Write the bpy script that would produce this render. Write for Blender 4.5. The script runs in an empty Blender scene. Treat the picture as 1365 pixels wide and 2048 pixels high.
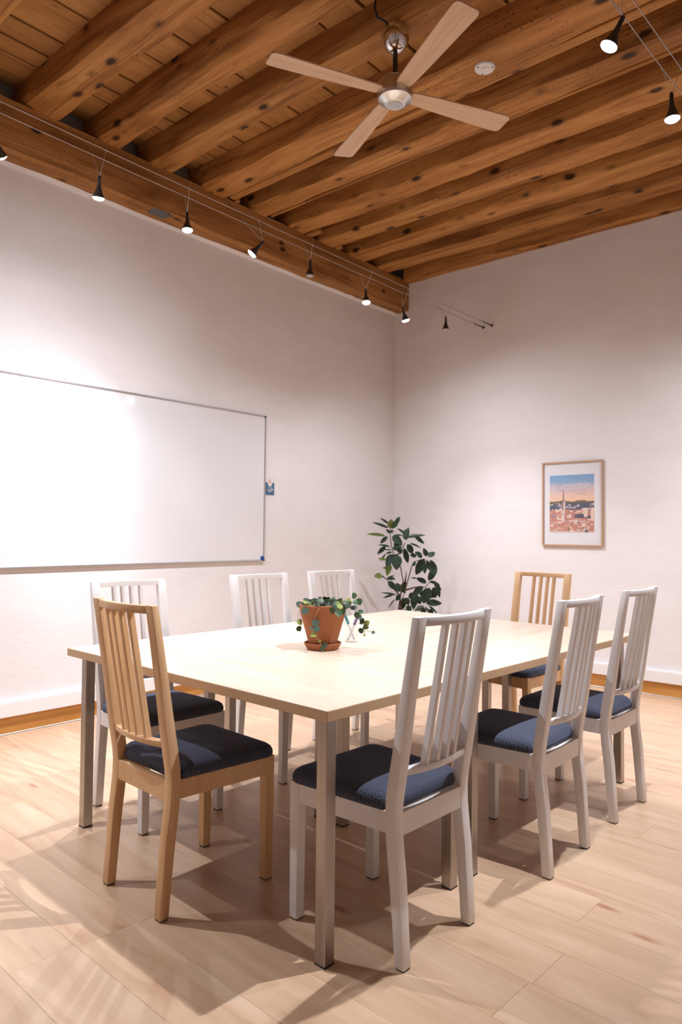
import bpy, bmesh, math, random
from mathutils import Vector, Matrix, noise
random.seed(11)
S = bpy.context.scene
COL = S.collection

# ------------------------------------------------------------------ camera
W_, H_ = 1365.0, 2048.0
FPX = 1441.05
YAW, PITCH, ROLL = math.radians(-41.151), math.radians(1.673), math.radians(0.547)
CAM = Vector((4.406, -5.8541, 1.2341))
def cam_axes():
    cy, sy, cp, sp = math.cos(YAW), math.sin(YAW), math.cos(PITCH), math.sin(PITCH)
    f = Vector((sy*cp, cy*cp, sp)); r = Vector((cy, -sy, 0)); u = r.cross(f)
    c, s = math.cos(ROLL), math.sin(ROLL)
    return c*r + s*u, -s*r + c*u, f
RT, UP, FW = cam_axes()
def at_depth(px, py, d):          # photo pixel -> world point at a depth along the view axis
    return CAM + d*(FW + (px - W_/2)/FPX*RT - (py - H_/2)/FPX*UP)
cd = bpy.data.cameras.new('camera'); cam = bpy.data.objects.new('camera', cd); COL.objects.link(cam)
cd.sensor_fit = 'HORIZONTAL'; cd.sensor_width = 24.0; cd.lens = FPX/W_*24.0
cd.clip_start = 0.05; cd.clip_end = 100
M = Matrix((RT, UP, -FW)).transposed().to_4x4(); M.translation = CAM
cam.matrix_world = M
cd.dof.use_dof = True; cd.dof.focus_distance = 2.75; cd.dof.aperture_fstop = 5.6
S.camera = cam

# ------------------------------------------------------------------ world, exposure
w = bpy.data.worlds.new('world'); S.world = w; w.use_nodes = True
w.node_tree.nodes['Background'].inputs[0].default_value = (0, 0, 0, 1)
w.node_tree.nodes['Background'].inputs[1].default_value = 0.0
S.view_settings.view_transform = 'Standard'; S.view_settings.look = 'None'
S.view_settings.gamma = 1.0; S.view_settings.use_curve_mapping = False
S.view_settings.exposure = 1.17
LAMP_COL = (0.88, 0.91, 1.0)
LAMP_W = 72.0; SPILL = .40

# ------------------------------------------------------------------ mesh helpers
class MB:
    def __init__(s): s.v = []; s.f = []; s.m = []
    def add(s, vs, fs, mi=0):
        o = len(s.v); s.v += [tuple(v) for v in vs]
        s.f += [tuple(i+o for i in f) for f in fs]; s.m += [mi]*len(fs)
    def box(s, x0, x1, y0, y1, z0, z1, mi=0):
        s.hexa([(x0,y0,z0),(x1,y0,z0),(x1,y1,z0),(x0,y1,z0),(x0,y0,z1),(x1,y0,z1),(x1,y1,z1),(x0,y1,z1)], mi)
    def hexa(s, p, mi=0):
        s.add(p, [(3,2,1,0),(4,5,6,7),(0,1,5,4),(1,2,6,5),(2,3,7,6),(3,0,4,7)], mi)
    def lathe(s, prof, n=32, mi=0, cx=0, cy=0):
        vs = []; fs = []
        for r, z in prof:
            for k in range(n):
                a = 2*math.pi*k/n; vs.append((cx+r*math.cos(a), cy+r*math.sin(a), z))
        for i in range(len(prof)-1):
            for k in range(n):
                k2 = (k+1) % n; fs.append((i*n+k, i*n+k2, (i+1)*n+k2, (i+1)*n+k))
        if prof[0][0] > 1e-6: fs.append(tuple(range(n-1, -1, -1)))
        if prof[-1][0] > 1e-6: fs.append(tuple((len(prof)-1)*n+k for k in range(n)))
        s.add(vs, fs, mi)
    def tube(s, pts, r, n=8, mi=0, cap=True):
        pts = [Vector(p) for p in pts]; vs = []; fs = []
        up = Vector((0,0,1))
        for i, p in enumerate(pts):
            a = pts[max(i-1,0)]; b = pts[min(i+1,len(pts)-1)]; t = (b-a).normalized()
            q = up if abs(t.dot(up)) < .95 else Vector((1,0,0))
            e1 = t.cross(q).normalized(); e2 = t.cross(e1)
            rr = r[i] if isinstance(r, (list,tuple)) else r
            for k in range(n):
                an = 2*math.pi*k/n; vs.append(p + rr*(math.cos(an)*e1 + math.sin(an)*e2))
        for i in range(len(pts)-1):
            for k in range(n):
                k2 = (k+1) % n; fs.append((i*n+k, (i+1)*n+k, (i+1)*n+k2, i*n+k2))
        if cap: fs.append(tuple(range(n))); fs.append(tuple((len(pts)-1)*n+k for k in range(n-1,-1,-1)))
        s.add(vs, fs, mi)
    def loft(s, rings, mi=0, cap=True):
        n = len(rings[0]); vs = [p for r in rings for p in r]; fs = []
        for i in range(len(rings)-1):
            for k in range(n):
                k2 = (k+1) % n; fs.append((i*n+k, i*n+k2, (i+1)*n+k2, (i+1)*n+k))
        if cap:
            fs.append(tuple(range(n-1,-1,-1))); fs.append(tuple((len(rings)-1)*n+k for k in range(n)))
        s.add(vs, fs, mi)
    def mesh(s, name, mats, bevel=0, seg=2, smooth=False, ang=None, weld=False):
        me = bpy.data.meshes.new(name); me.from_pydata(s.v, [], s.f)
        bm = bmesh.new(); bm.from_mesh(me)
        if weld: bmesh.ops.remove_doubles(bm, verts=bm.verts, dist=1e-5)
        for f, mi in zip(bm.faces, s.m): f.material_index = mi
        bmesh.ops.recalc_face_normals(bm, faces=bm.faces)
        if bevel:
            es = [e for e in bm.edges if e.is_manifold and e.calc_face_angle(0) > .6]
            bmesh.ops.bevel(bm, geom=es, offset=bevel, segments=seg, affect='EDGES', profile=.5, clamp_overlap=True)
        for f in bm.faces: f.smooth = smooth or bool(ang)
        if ang:
            for e in bm.edges:
                if len(e.link_faces) == 2 and e.calc_face_angle(0) > ang: e.smooth = False
        bm.to_mesh(me); bm.free()
        for m in (mats if isinstance(mats,(list,tuple)) else [mats]): me.materials.append(m)
        return me
    def build(s, name, mats, parent=None, **k):
        o = bpy.data.objects.new(name, s.mesh(name, mats, **k)); COL.objects.link(o)
        if parent: o.parent = parent
        return o
def link(name, me, parent=None, loc=(0,0,0), rot=None, mat=None):
    o = bpy.data.objects.new(name, me); COL.objects.link(o); o.parent = parent
    o.location = loc
    if rot: o.rotation_euler = rot
    if mat is not None: o.matrix_local = mat
    return o
def empty(name, loc=(0,0,0), rz=0):
    o = bpy.data.objects.new(name, None); COL.objects.link(o); o.location = loc; o.rotation_euler = (0,0,rz)
    o.empty_display_size = .1; return o
def tag(o, label, cat, group=None):
    o['label'] = label; o['category'] = cat
    if group: o['group'] = group
    return o
def struct(o, label=None):
    o['kind'] = 'structure'
    if label: o['label'] = label
    return o

# ------------------------------------------------------------------ materials
def new_mat(name):
    m = bpy.data.materials.new(name); m.use_nodes = True
    nt = m.node_tree; b = nt.nodes['Principled BSDF']; return m, nt, b
def node(nt, t, **k):
    n = nt.nodes.new(t)
    for a, v in k.items():
        if a == 'inp':
            for i, x in v.items(): n.inputs[i].default_value = x
        else: setattr(n, a, v)
    return n
def ramp(nt, fac, stops):
    r = node(nt, 'ShaderNodeValToRGB'); e = r.color_ramp.elements
    while len(e) < len(stops): e.new(.5)
    for x, (p, c) in zip(e, stops): x.position = p; x.color = (*c, 1)
    nt.links.new(fac, r.inputs[0]); return r.outputs[0]
def mixc(nt, fac, a, b, mode='MIX'):
    n = node(nt, 'ShaderNodeMix', data_type='RGBA', blend_type=mode)
    for i, v in ((0, fac), (6, a), (7, b)):
        if hasattr(v, 'is_linked') or hasattr(v, 'links'): nt.links.new(v, n.inputs[i])
        else: n.inputs[i].default_value = v if i == 0 else (*v, 1)
    return n.outputs[2]
def bump(nt, b, h, st, dist=.01):
    n = node(nt, 'ShaderNodeBump', inp={'Strength': st, 'Distance': dist}); nt.links.new(h, n.inputs['Height'])
    nt.links.new(n.outputs[0], b.inputs['Normal'])
def plain(name, col, rough=.5, metal=0, spec=.5, noise_amt=0, nscale=30, bmp=0):
    m, nt, b = new_mat(name)
    b.inputs['Roughness'].default_value = rough; b.inputs['Metallic'].default_value = metal
    b.inputs['Specular IOR Level'].default_value = spec
    b.inputs['Base Color'].default_value = (*col, 1)
    if noise_amt or bmp:
        tc = node(nt, 'ShaderNodeTexCoord'); n = node(nt, 'ShaderNodeTexNoise', inp={'Scale': nscale, 'Detail': 4.0})
        nt.links.new(tc.outputs['Object'], n.inputs['Vector'])
        d = tuple(c*(1-noise_amt) for c in col)
        if noise_amt: nt.links.new(mixc(nt, n.outputs[0], d, col), b.inputs['Base Color'])
        if bmp: bump(nt, b, n.outputs[0], bmp)
    return m
def wood(name, dark, mid, light, scale=(1.2,14,14), rough=.45, coord='Object', rnd=.12, bmp=.08, detail=5, spec=.4, hue=0):
    """long-grained wood: grain runs along the first (least-scaled) axis"""
    m, nt, b = new_mat(name); b.inputs['Roughness'].default_value = rough; b.inputs['Specular IOR Level'].default_value = spec
    tc = node(nt, 'ShaderNodeTexCoord'); oi = node(nt, 'ShaderNodeObjectInfo')
    mp = node(nt, 'ShaderNodeMapping'); mp.inputs['Scale'].default_value = scale
    off = node(nt, 'ShaderNodeVectorMath', operation='SCALE', inp={0: (7.3, 3.1, 5.7)}); nt.links.new(oi.outputs['Random'], off.inputs['Scale'])
    ad = node(nt, 'ShaderNodeVectorMath', operation='ADD')
    nt.links.new(tc.outputs[coord], ad.inputs[0]); nt.links.new(off.outputs[0], ad.inputs[1]); nt.links.new(ad.outputs[0], mp.inputs[0])
    n = node(nt, 'ShaderNodeTexNoise', inp={'Scale': 1.0, 'Detail': detail, 'Roughness': .62, 'Distortion': .6}); nt.links.new(mp.outputs[0], n.inputs['Vector'])
    c = ramp(nt, n.outputs[0], [(.28, dark), (.5, mid), (.72, light)])
    hs = node(nt, 'ShaderNodeHueSaturation')
    mr = node(nt, 'ShaderNodeMapRange', inp={'To Min': 1-rnd, 'To Max': 1+rnd}); nt.links.new(oi.outputs['Random'], mr.inputs[0])
    nt.links.new(mr.outputs[0], hs.inputs['Value']); nt.links.new(c, hs.inputs['Color'])
    nt.links.new(hs.outputs[0], b.inputs['Base Color'])
    if bmp: bump(nt, b, n.outputs[0], bmp, .004)
    return m, nt, b, hs, ad

MT = {}
# plaster walls with faint trowelling
def make_wall():
    m, nt, b = new_mat('wall_plaster'); b.inputs['Roughness'].default_value = .85; b.inputs['Specular IOR Level'].default_value = .2
    tc = node(nt, 'ShaderNodeTexCoord')
    n1 = node(nt, 'ShaderNodeTexNoise', inp={'Scale': 2.2, 'Detail': 5.0, 'Roughness': .6}); n2 = node(nt, 'ShaderNodeTexNoise', inp={'Scale': 14.0, 'Detail': 4.0})
    mp = node(nt, 'ShaderNodeMapping'); mp.inputs['Scale'].default_value = (1, 1, 2.2)
    nt.links.new(tc.outputs['Object'], mp.inputs[0]); nt.links.new(mp.outputs[0], n1.inputs['Vector']); nt.links.new(mp.outputs[0], n2.inputs['Vector'])
    nt.links.new(ramp(nt, n1.outputs[0], [(.3, (.745,.70,.685)), (.7, (.795,.755,.74))]), b.inputs['Base Color'])
    ad = node(nt, 'ShaderNodeMath', operation='MULTIPLY_ADD', inp={1: .35}); nt.links.new(n2.outputs[0], ad.inputs[0]); nt.links.new(n1.outputs[0], ad.inputs[2])
    bump(nt, b, ad.outputs[0], .25, .012)
    return m
MT['wall'] = make_wall()
MT['mortar'] = plain('old_mortar', (.34,.325,.31), .95, noise_amt=.3, nscale=9, bmp=.4)
MT['white_trunk'] = plain('white_plastic', (.80,.78,.77), .35)
MT['pine'], *_ = wood('pine_baseboard', (.42,.17,.035), (.55,.25,.06), (.62,.32,.10), (9,.8,9), .4, rnd=.05)
MT['pine_x'], *_ = wood('pine_baseboard_x', (.42,.17,.035), (.55,.25,.06), (.62,.32,.10), (.8,9,9), .4, rnd=.05)
MT['alu'] = plain('aluminium', (.55,.54,.54), .35, 1.0)
MT['black_plastic'] = plain('black_plastic', (.02,.02,.022), .45)

# floor planks: printed laminate, two strips to a plank
def make_floor():
    m, nt, b = new_mat('floor_laminate'); b.inputs['Roughness'].default_value = .33; b.inputs['Specular IOR Level'].default_value = .45
    tc = node(nt, 'ShaderNodeTexCoord'); oi = node(nt, 'ShaderNodeObjectInfo')
    off = node(nt, 'ShaderNodeVectorMath', operation='SCALE', inp={0: (37.3, 13.1, 0)}); nt.links.new(oi.outputs['Random'], off.inputs['Scale'])
    ad = node(nt, 'ShaderNodeVectorMath', operation='ADD'); nt.links.new(tc.outputs['Object'], ad.inputs[0]); nt.links.new(off.outputs[0], ad.inputs[1])
    mp = node(nt, 'ShaderNodeMapping'); mp.inputs['Scale'].default_value = (1.4, 9, 1); nt.links.new(ad.outputs[0], mp.inputs[0])
    n = node(nt, 'ShaderNodeTexNoise', inp={'Scale': 1.0, 'Detail': 5.0, 'Roughness': .6, 'Distortion': 1.2}); nt.links.new(mp.outputs[0], n.inputs['Vector'])
    mp2 = node(nt, 'ShaderNodeMapping'); mp2.inputs['Scale'].default_value = (3.0, 42, 1); nt.links.new(ad.outputs[0], mp2.inputs[0])
    n2 = node(nt, 'ShaderNodeTexNoise', inp={'Scale': 1.0, 'Detail': 3.0}); nt.links.new(mp2.outputs[0], n2.inputs['Vector'])
    c = ramp(nt, n.outputs[0], [(.25, (.43,.235,.135)), (.42, (.56,.365,.225)), (.56, (.63,.435,.28)), (.74, (.70,.53,.37))])
    n2f = node(nt, 'ShaderNodeMath', operation='MULTIPLY', inp={1: .55}); nt.links.new(n2.outputs[0], n2f.inputs[0]); c = mixc(nt, n2f.outputs[0], c, (.58,.395,.265)); 
    # small reddish knots
    v = node(nt, 'ShaderNodeTexVoronoi', inp={'Scale': 2.6, 'Randomness': 1.0}); 
    mp3 = node(nt, 'ShaderNodeMapping'); mp3.inputs['Scale'].default_value = (.6, 2.0, 1); nt.links.new(ad.outputs[0], mp3.inputs[0]); nt.links.new(mp3.outputs[0], v.inputs['Vector'])
    kr = ramp(nt, v.outputs['Distance'], [(.03, (1,1,1)), (.10, (0,0,0))])
    c = mixc(nt, kr, c, (.42,.20,.11))
    # strip-to-strip difference inside one plank
    sx = node(nt, 'ShaderNodeSeparateXYZ'); nt.links.new(tc.outputs['Object'], sx.inputs[0])
    gt = node(nt, 'ShaderNodeMath', operation='GREATER_THAN', inp={1: 0.0}); nt.links.new(sx.outputs[1], gt.inputs[0])
    rs = node(nt, 'ShaderNodeMath', operation='MULTIPLY_ADD', inp={1: .14, 2: -.07}); nt.links.new(oi.outputs['Random'], rs.inputs[0])
    sv = node(nt, 'ShaderNodeMath', operation='MULTIPLY_ADD', inp={2: 1.0}); nt.links.new(gt.outputs[0], sv.inputs[0]); nt.links.new(rs.outputs[0], sv.inputs[1])
    hs = node(nt, 'ShaderNodeHueSaturation'); nt.links.new(c, hs.inputs['Color']); nt.links.new(sv.outputs[0], hs.inputs['Value'])
    nt.links.new(hs.outputs[0], b.inputs['Base Color'])
    rr = node(nt, 'ShaderNodeMapRange', inp={'To Min': .28, 'To Max': .42}); nt.links.new(n.outputs[0], rr.inputs[0]); nt.links.new(rr.outputs[0], b.inputs['Roughness'])
    return m
MT['floor'] = make_floor()
MT['underlay'] = plain('floor_underlay', (.16,.10,.07), .9)

# old rough ceiling timber with knots, nail holes and worm holes
def make_timber(name, axis, dark, mid, light, holes=1.0, rough=.62, knot=1.0):
    sc = (1.1, 9, 9) if axis == 'x' else (9, 1.1, 9)
    m, nt, b, hs, ad = wood(name, dark, mid, light, sc, rough, rnd=.1, bmp=.5, detail=7, spec=.25)
    c = hs.outputs[0]
    # growth-ring streaks
    mpr = node(nt, 'ShaderNodeMapping'); mpr.inputs['Scale'].default_value = (.9, 26, 26) if axis == 'x' else (26, .9, 26)
    nt.links.new(ad.outputs[0], mpr.inputs[0])
    nr = node(nt, 'ShaderNodeTexNoise', inp={'Scale': 1.0, 'Detail': 3.0, 'Distortion': 1.5}); nt.links.new(mpr.outputs[0], nr.inputs['Vector'])
    c = mixc(nt, ramp(nt, nr.outputs[0], [(.36, (.6,.6,.6)), (.47, (0,0,0))]), c, dark)
    # knots
    mk = node(nt, 'ShaderNodeMapping'); mk.inputs['Scale'].default_value = (1.0, 1.9, 1.9) if axis == 'x' else (1.9, 1.0, 1.9)
    nt.links.new(ad.outputs[0], mk.inputs[0])
    v = node(nt, 'ShaderNodeTexVoronoi', inp={'Scale': 3.6}); nt.links.new(mk.outputs[0], v.inputs['Vector'])
    c = mixc(nt, ramp(nt, v.outputs['Distance'], [(.11*knot, (.95,.95,.95)), (.15*knot, (.40,.40,.40)), (.24*knot, (0,0,0))]), c, (.035,.014,.006))
    # worm / nail holes, in patches
    v2 = node(nt, 'ShaderNodeTexVoronoi', inp={'Scale': 34.0}); nt.links.new(ad.outputs[0], v2.inputs['Vector'])
    n3 = node(nt, 'ShaderNodeTexNoise', inp={'Scale': 2.3, 'Detail': 2.0}); nt.links.new(ad.outputs[0], n3.inputs['Vector'])
    f = node(nt, 'ShaderNodeMath', operation='MULTIPLY'); nt.links.new(ramp(nt, v2.outputs['Distance'], [(.11, (holes,)*3), (.17, (0,0,0))]), f.inputs[0])
    nt.links.new(ramp(nt, n3.outputs[0], [(.5, (0,0,0)), (.6, (1,1,1))]), f.inputs[1])
    c = mixc(nt, f.outputs[0], c, (.03,.012,.006))
    nt.links.new(c, b.inputs['Base Color'])
    return m
MT['joist'] = make_timber('joist_timber', 'x', (.20,.074,.018), (.41,.178,.047), (.56,.28,.088))
MT['ledger'] = make_timber('ledger_timber', 'y', (.18,.068,.017), (.36,.160,.046), (.47,.225,.072), knot=.8)
MT['board'] = make_timber('board_timber', 'y', (.30,.125,.035), (.43,.20,.06), (.50,.25,.085), holes=.3, knot=.45)

MT['table'], *_ = wood('table_birch', (.61,.465,.335), (.685,.55,.42), (.74,.615,.485), (1.6,9,9), .32, rnd=.02, bmp=0, spec=.45)
MT['table_y'], *_ = wood('table_birch_lengthwise', (.61,.465,.335), (.685,.55,.42), (.74,.615,.485), (1.6,9,9), .32, rnd=.02, bmp=0, spec=.45)
MT['edge'] = plain('table_edge', (.57,.375,.215), .42, noise_amt=.08, nscale=12)
def brushed():
    m, nt, b = new_mat('brushed_steel'); b.inputs['Metallic'].default_value = 1; b.inputs['Roughness'].default_value = .38
    tc = node(nt, 'ShaderNodeTexCoord'); mp = node(nt, 'ShaderNodeMapping'); mp.inputs['Scale'].default_value = (220,220,3)
    n = node(nt, 'ShaderNodeTexNoise', inp={'Scale': 1.0, 'Detail': 2.0}); nt.links.new(tc.outputs['Object'], mp.inputs[0]); nt.links.new(mp.outputs[0], n.inputs['Vector'])
    nt.links.new(ramp(nt, n.outputs[0], [(.3, (.40,.36,.32)), (.7, (.50,.455,.41))]), b.inputs['Base Color'])
    return m
MT['steel'] = brushed()
MT['paint'] = plain('white_paint', (.79,.765,.755), .33, noise_amt=.03, nscale=6)
MT['beech'], *_ = wood('beech', (.60,.35,.165), (.70,.44,.23), (.75,.495,.275), (18,18,1.3), .38, rnd=.03, bmp=.02)
def fabric():
    m, nt, b = new_mat('navy_fabric'); b.inputs['Roughness'].default_value = .9; b.inputs['Specular IOR Level'].default_value = .15
    b.inputs['Sheen Weight'].default_value = .25; b.inputs['Sheen Roughness'].default_value = .5; b.inputs['Sheen Tint'].default_value = (.5,.6,.9,1)
    tc = node(nt, 'ShaderNodeTexCoord')
    def wv(rot):
        mp = node(nt, 'ShaderNodeMapping'); mp.inputs['Rotation'].default_value = (0,0,rot); nt.links.new(tc.outputs['Object'], mp.inputs[0])
        x = node(nt, 'ShaderNodeTexWave', inp={'Scale': 38.0, 'Distortion': 0.0}); nt.links.new(mp.outputs[0], x.inputs['Vector']); return x.outputs['Fac']
    mu = node(nt, 'ShaderNodeMath', operation='MAXIMUM'); nt.links.new(wv(.6), mu.inputs[0]); nt.links.new(wv(-.6), mu.inputs[1])
    nt.links.new(mixc(nt, mu.outputs[0], (.040,.043,.062), (.068,.076,.110)), b.inputs['Base Color'])
    bump(nt, b, mu.outputs[0], .5, .003)
    return m
MT['fabric'] = fabric()
MT['pad'] = plain('felt_pad', (.10,.09,.085), .9)
MT['chrome'] = plain('chrome', (.75,.74,.73), .08, 1)
MT['nickel'] = plain('satin_nickel', (.62,.60,.57), .28, 1)
MT['blade'], *_ = wood('fan_blade_veneer', (.50,.32,.19), (.60,.40,.255), (.65,.45,.30), (2.2,34,34), .45, rnd=.03, bmp=0)
MT['dark_metal'] = plain('dark_metal', (.06,.055,.05), .45, .6)
MT['wire'] = plain('tinned_wire', (.42,.38,.36), .45, .8)
MT['white'] = plain('white_enamel', (.78,.75,.72), .4)
def emis(name, col, st):
    m, nt, b = new_mat(name); b.inputs['Emission Color'].default_value = (*col,1); b.inputs['Emission Strength'].default_value = st; b.inputs['Base Color'].default_value=(.8,.8,.8,1); return m
MT['lens_on'] = emis('lit_lamp_lens', (.95,.95,1.0), 32.0)
MT['lens_off'] = plain('unlit_lamp_lens', (.35,.34,.34), .25)
MT['terracotta'] = plain('terracotta', (.39,.148,.065), .8, noise_amt=.28, nscale=18, bmp=.15, spec=.2)
MT['soil'] = plain('soil', (.03,.02,.013), .95, noise_amt=.5, nscale=90, bmp=.8)
def leafmat(name, a, c, rough=.42):
    m, nt, b = new_mat(name); b.inputs['Roughness'].default_value = rough; b.inputs['Specular IOR Level'].default_value = .3
    oi = node(nt, 'ShaderNodeObjectInfo'); tc = node(nt, 'ShaderNodeTexCoord')
    n = node(nt, 'ShaderNodeTexNoise', inp={'Scale': 25.0}); nt.links.new(tc.outputs['Object'], n.inputs['Vector'])
    mx = node(nt, 'ShaderNodeMath', operation='MULTIPLY_ADD', inp={1: .5}); nt.links.new(n.outputs[0], mx.inputs[0])
    h = node(nt, 'ShaderNodeMath', operation='MULTIPLY', inp={1: .5}); nt.links.new(oi.outputs['Random'], h.inputs[0]); nt.links.new(h.outputs[0], mx.inputs[2])
    nt.links.new(mixc(nt, mx.outputs[0], a, c), b.inputs['Base Color']); return m
MT['leaf_dark'] = leafmat('dark_green_leaf', (.008,.020,.010), (.020,.042,.018), .5)
MT['leaf_olive'] = leafmat('young_green_leaf', (.075,.105,.016), (.12,.16,.03))
MT['leaf_silver'] = leafmat('silver_green_leaf', (.05,.085,.062), (.125,.175,.135))
MT['leaf_mid'] = leafmat('mid_green_leaf', (.03,.065,.022), (.06,.11,.042))
MT['leaf_deep'] = leafmat('deep_green_leaf', (.03,.045,.018), (.05,.07,.03))
MT['leaf_lime'] = leafmat('lime_green_leaf', (.20,.24,.05), (.33,.36,.11))
MT['stem_brown'] = plain('brown_stem', (.09,.045,.025), .7)
MT['stem_green'] = plain('green_stem', (.36,.24,.11), .6)
def glassmat(name, col=(1,1,1), ior=1.45):
    m, nt, b = new_mat(name); b.inputs['Transmission Weight'].default_value = 1; b.inputs['Roughness'].default_value = 0.0
    b.inputs['IOR'].default_value = ior; b.inputs['Base Color'].default_value = (*col,1); return m
MT['glass'] = glassmat('clear_glass', (.97,.98,.98))
def clear_sheet(name, tint, lo, hi, rough):
    m, nt, b = new_mat(name); nt.nodes.remove(b); o = nt.nodes['Material Output']
    t = node(nt, 'ShaderNodeBsdfTransparent', inp={'Color': (*tint,1)}); g = node(nt, 'ShaderNodeBsdfGlossy', inp={'Roughness': rough}); lw = node(nt, 'ShaderNodeLayerWeight')
    pw = node(nt, 'ShaderNodeMath', operation='POWER', inp={1: 4.0}); nt.links.new(lw.outputs['Facing'], pw.inputs[0])
    fr = node(nt, 'ShaderNodeMath', operation='MULTIPLY_ADD', inp={1: hi, 2: lo}); nt.links.new(pw.outputs[0], fr.inputs[0]); mx = node(nt, 'ShaderNodeMixShader')
    nt.links.new(fr.outputs[0], mx.inputs[0]); nt.links.new(t.outputs[0], mx.inputs[1]); nt.links.new(g.outputs[0], mx.inputs[2]); nt.links.new(mx.outputs[0], o.inputs[0]); return m
def pane(): return clear_sheet('picture_pane', (.99,.99,.99), .015, .25, .06)
MT['pane'] = pane()
MT['glass'] = clear_sheet('thin_clear_glass', (.97,.98,.98), .03, .55, .03)
MT['board_white'] = plain('whiteboard_enamel', (.74,.73,.735), .07, spec=.5)
MT['teal'] = plain('teal_plastic', (.05,.20,.23), .4)
MT['purple'] = plain('purple_plastic', (.16,.11,.20), .4)
MT['grey_plastic'] = plain('grey_plastic', (.5,.5,.52), .4)
MT['blue'] = plain('blue_plastic', (.01,.06,.30), .35)
MT['card_blue'] = plain('card_blue', (.055,.14,.24), .6)
MT['card_white'] = plain('card_white', (.72,.70,.71), .6)
MT['card_orange'] = plain('card_orange', (.75,.45,.30), .6)

# ------------------------------------------------------------------ room
XM, YM, ZC = 6.1, -7.7, 3.94
ZL = 3.475                       # underside of the wall beam
def slab(name, x0,x1,y0,y1,z0,z1, m, lab=None):
    b = MB(); b.box(x0,x1,y0,y1,z0,z1); return struct(b.build(name, m), lab)
slab('wall_left', -.2,0, YM-.2,.2, 0,3.775, MT['wall'], 'white plaster wall behind the whiteboard')
slab('wall_right', 0,XM, 0,.2, 0,3.775, MT['wall'], 'white plaster wall with the framed print')
slab('wall_side', XM,XM+.2, YM-.2,.2, 0,ZC, MT['wall'], 'white plaster wall facing the whiteboard')
slab('wall_rear', 0,XM, YM-.2,YM, 0,ZC, MT['wall'], 'white plaster wall facing the framed print')
b = MB(); b.box(-.2,.0,YM-.2,.2,3.775,ZC+.1); b.box(0,XM,.0,.2,3.775,ZC+.1)
struct(b.build('trim_5', MT['mortar']), 'old grey masonry strip above the wall beams')

# floor: laminate planks laid along x, turned slightly against the walls
FR = math.radians(-1.85)
floor = slab('floor', -.2,XM+.2, YM-.2,.2, -.12,-.010, MT['underlay'], 'pale laminate plank floor')
def box_mesh(name, l, wd, t, m, bev):
    b = MB(); b.box(-l/2,l/2,-wd/2,wd/2,-t,0); return b.mesh(name, m, bevel=bev, seg=1)
PW, PL = .195, 1.285
pmesh = box_mesh('plank', PL-.0006, PW-.0006, .010, MT['floor'], .0004)
known = {0: 2.416, -2: 2.390, 3: 3.464, 2: 2.17, 9: 3.31}     # joints read off the photo, by row above y=-4.53
cR, sR = math.cos(FR), math.sin(FR)
O = Vector((2.39, -4.53, 0))
rnd = random.Random(5); np_ = 0
for row in range(-17, 26):
    j0 = known.get(row, 2.39 + rnd.uniform(0, PL))
    ly = (row+.5)*PW
    for k in range(-4, 5):
        lx = (j0-2.39) + (k+.5)*PL
        wx, wy = O.x + cR*lx - sR*ly, O.y + sR*lx + cR*ly
        if wx < -.6 or wx > XM+.6 or wy < YM-.1 or wy > .1: continue
        # keep every plank inside the room: cut those that reach a wall
        ends = [max(-PL/2, -.0-wx), min(PL/2, XM-wx)]
        if ends[1]-ends[0] < .05: continue
        if ends[0] > -PL/2+.001 or ends[1] < PL/2-.001:
            q = MB(); q.box(ends[0]+.0003, ends[1]-.0003, -PW/2+.0003, PW/2-.0003, -.010, 0); me = q.mesh('plank', MT['floor'], bevel=.0004, seg=1)
        else: me = pmesh
        link('plank', me, floor, (wx, wy, 0), (0,0,FR)); np_ += 1

# skirting: pine board with white cable trunking above it
def skirting(nb, nt_, axis, lab):
    L = abs(YM) if axis == 'y' else XM
    def bx(q, d0, d1, z0, z1):
        if axis == 'y': q.box(d0, d1, YM, 0, z0, z1)
        else: q.box(0.02, XM, -d1, -d0, z0, z1)
    q = MB(); bx(q, 0, .016, 0, .108); o = struct(q.build(nb, MT['pine' if axis=='y' else 'pine_x'], bevel=.002, seg=1), 'orange pine skirting board '+lab)
    q = MB(); bx(q, 0, .022, 0, .008); q.build('floor_bead', MT['alu'], o, bevel=.002, seg=1)
    q = MB(); bx(q, 0, .040, .108, .196); o = struct(q.build(nt_, MT['white_trunk'], bevel=.004), 'white cable trunking '+lab)
    q = MB(); bx(q, 0, .036, .1955, .203); q.build('lid_edge', MT['white_trunk'], o, bevel=.002, seg=1)
skirting('baseboard_left', 'trim_1', 'y', 'along the whiteboard wall')
skirting('baseboard_right', 'trim_2', 'x', 'under the framed print')

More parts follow.
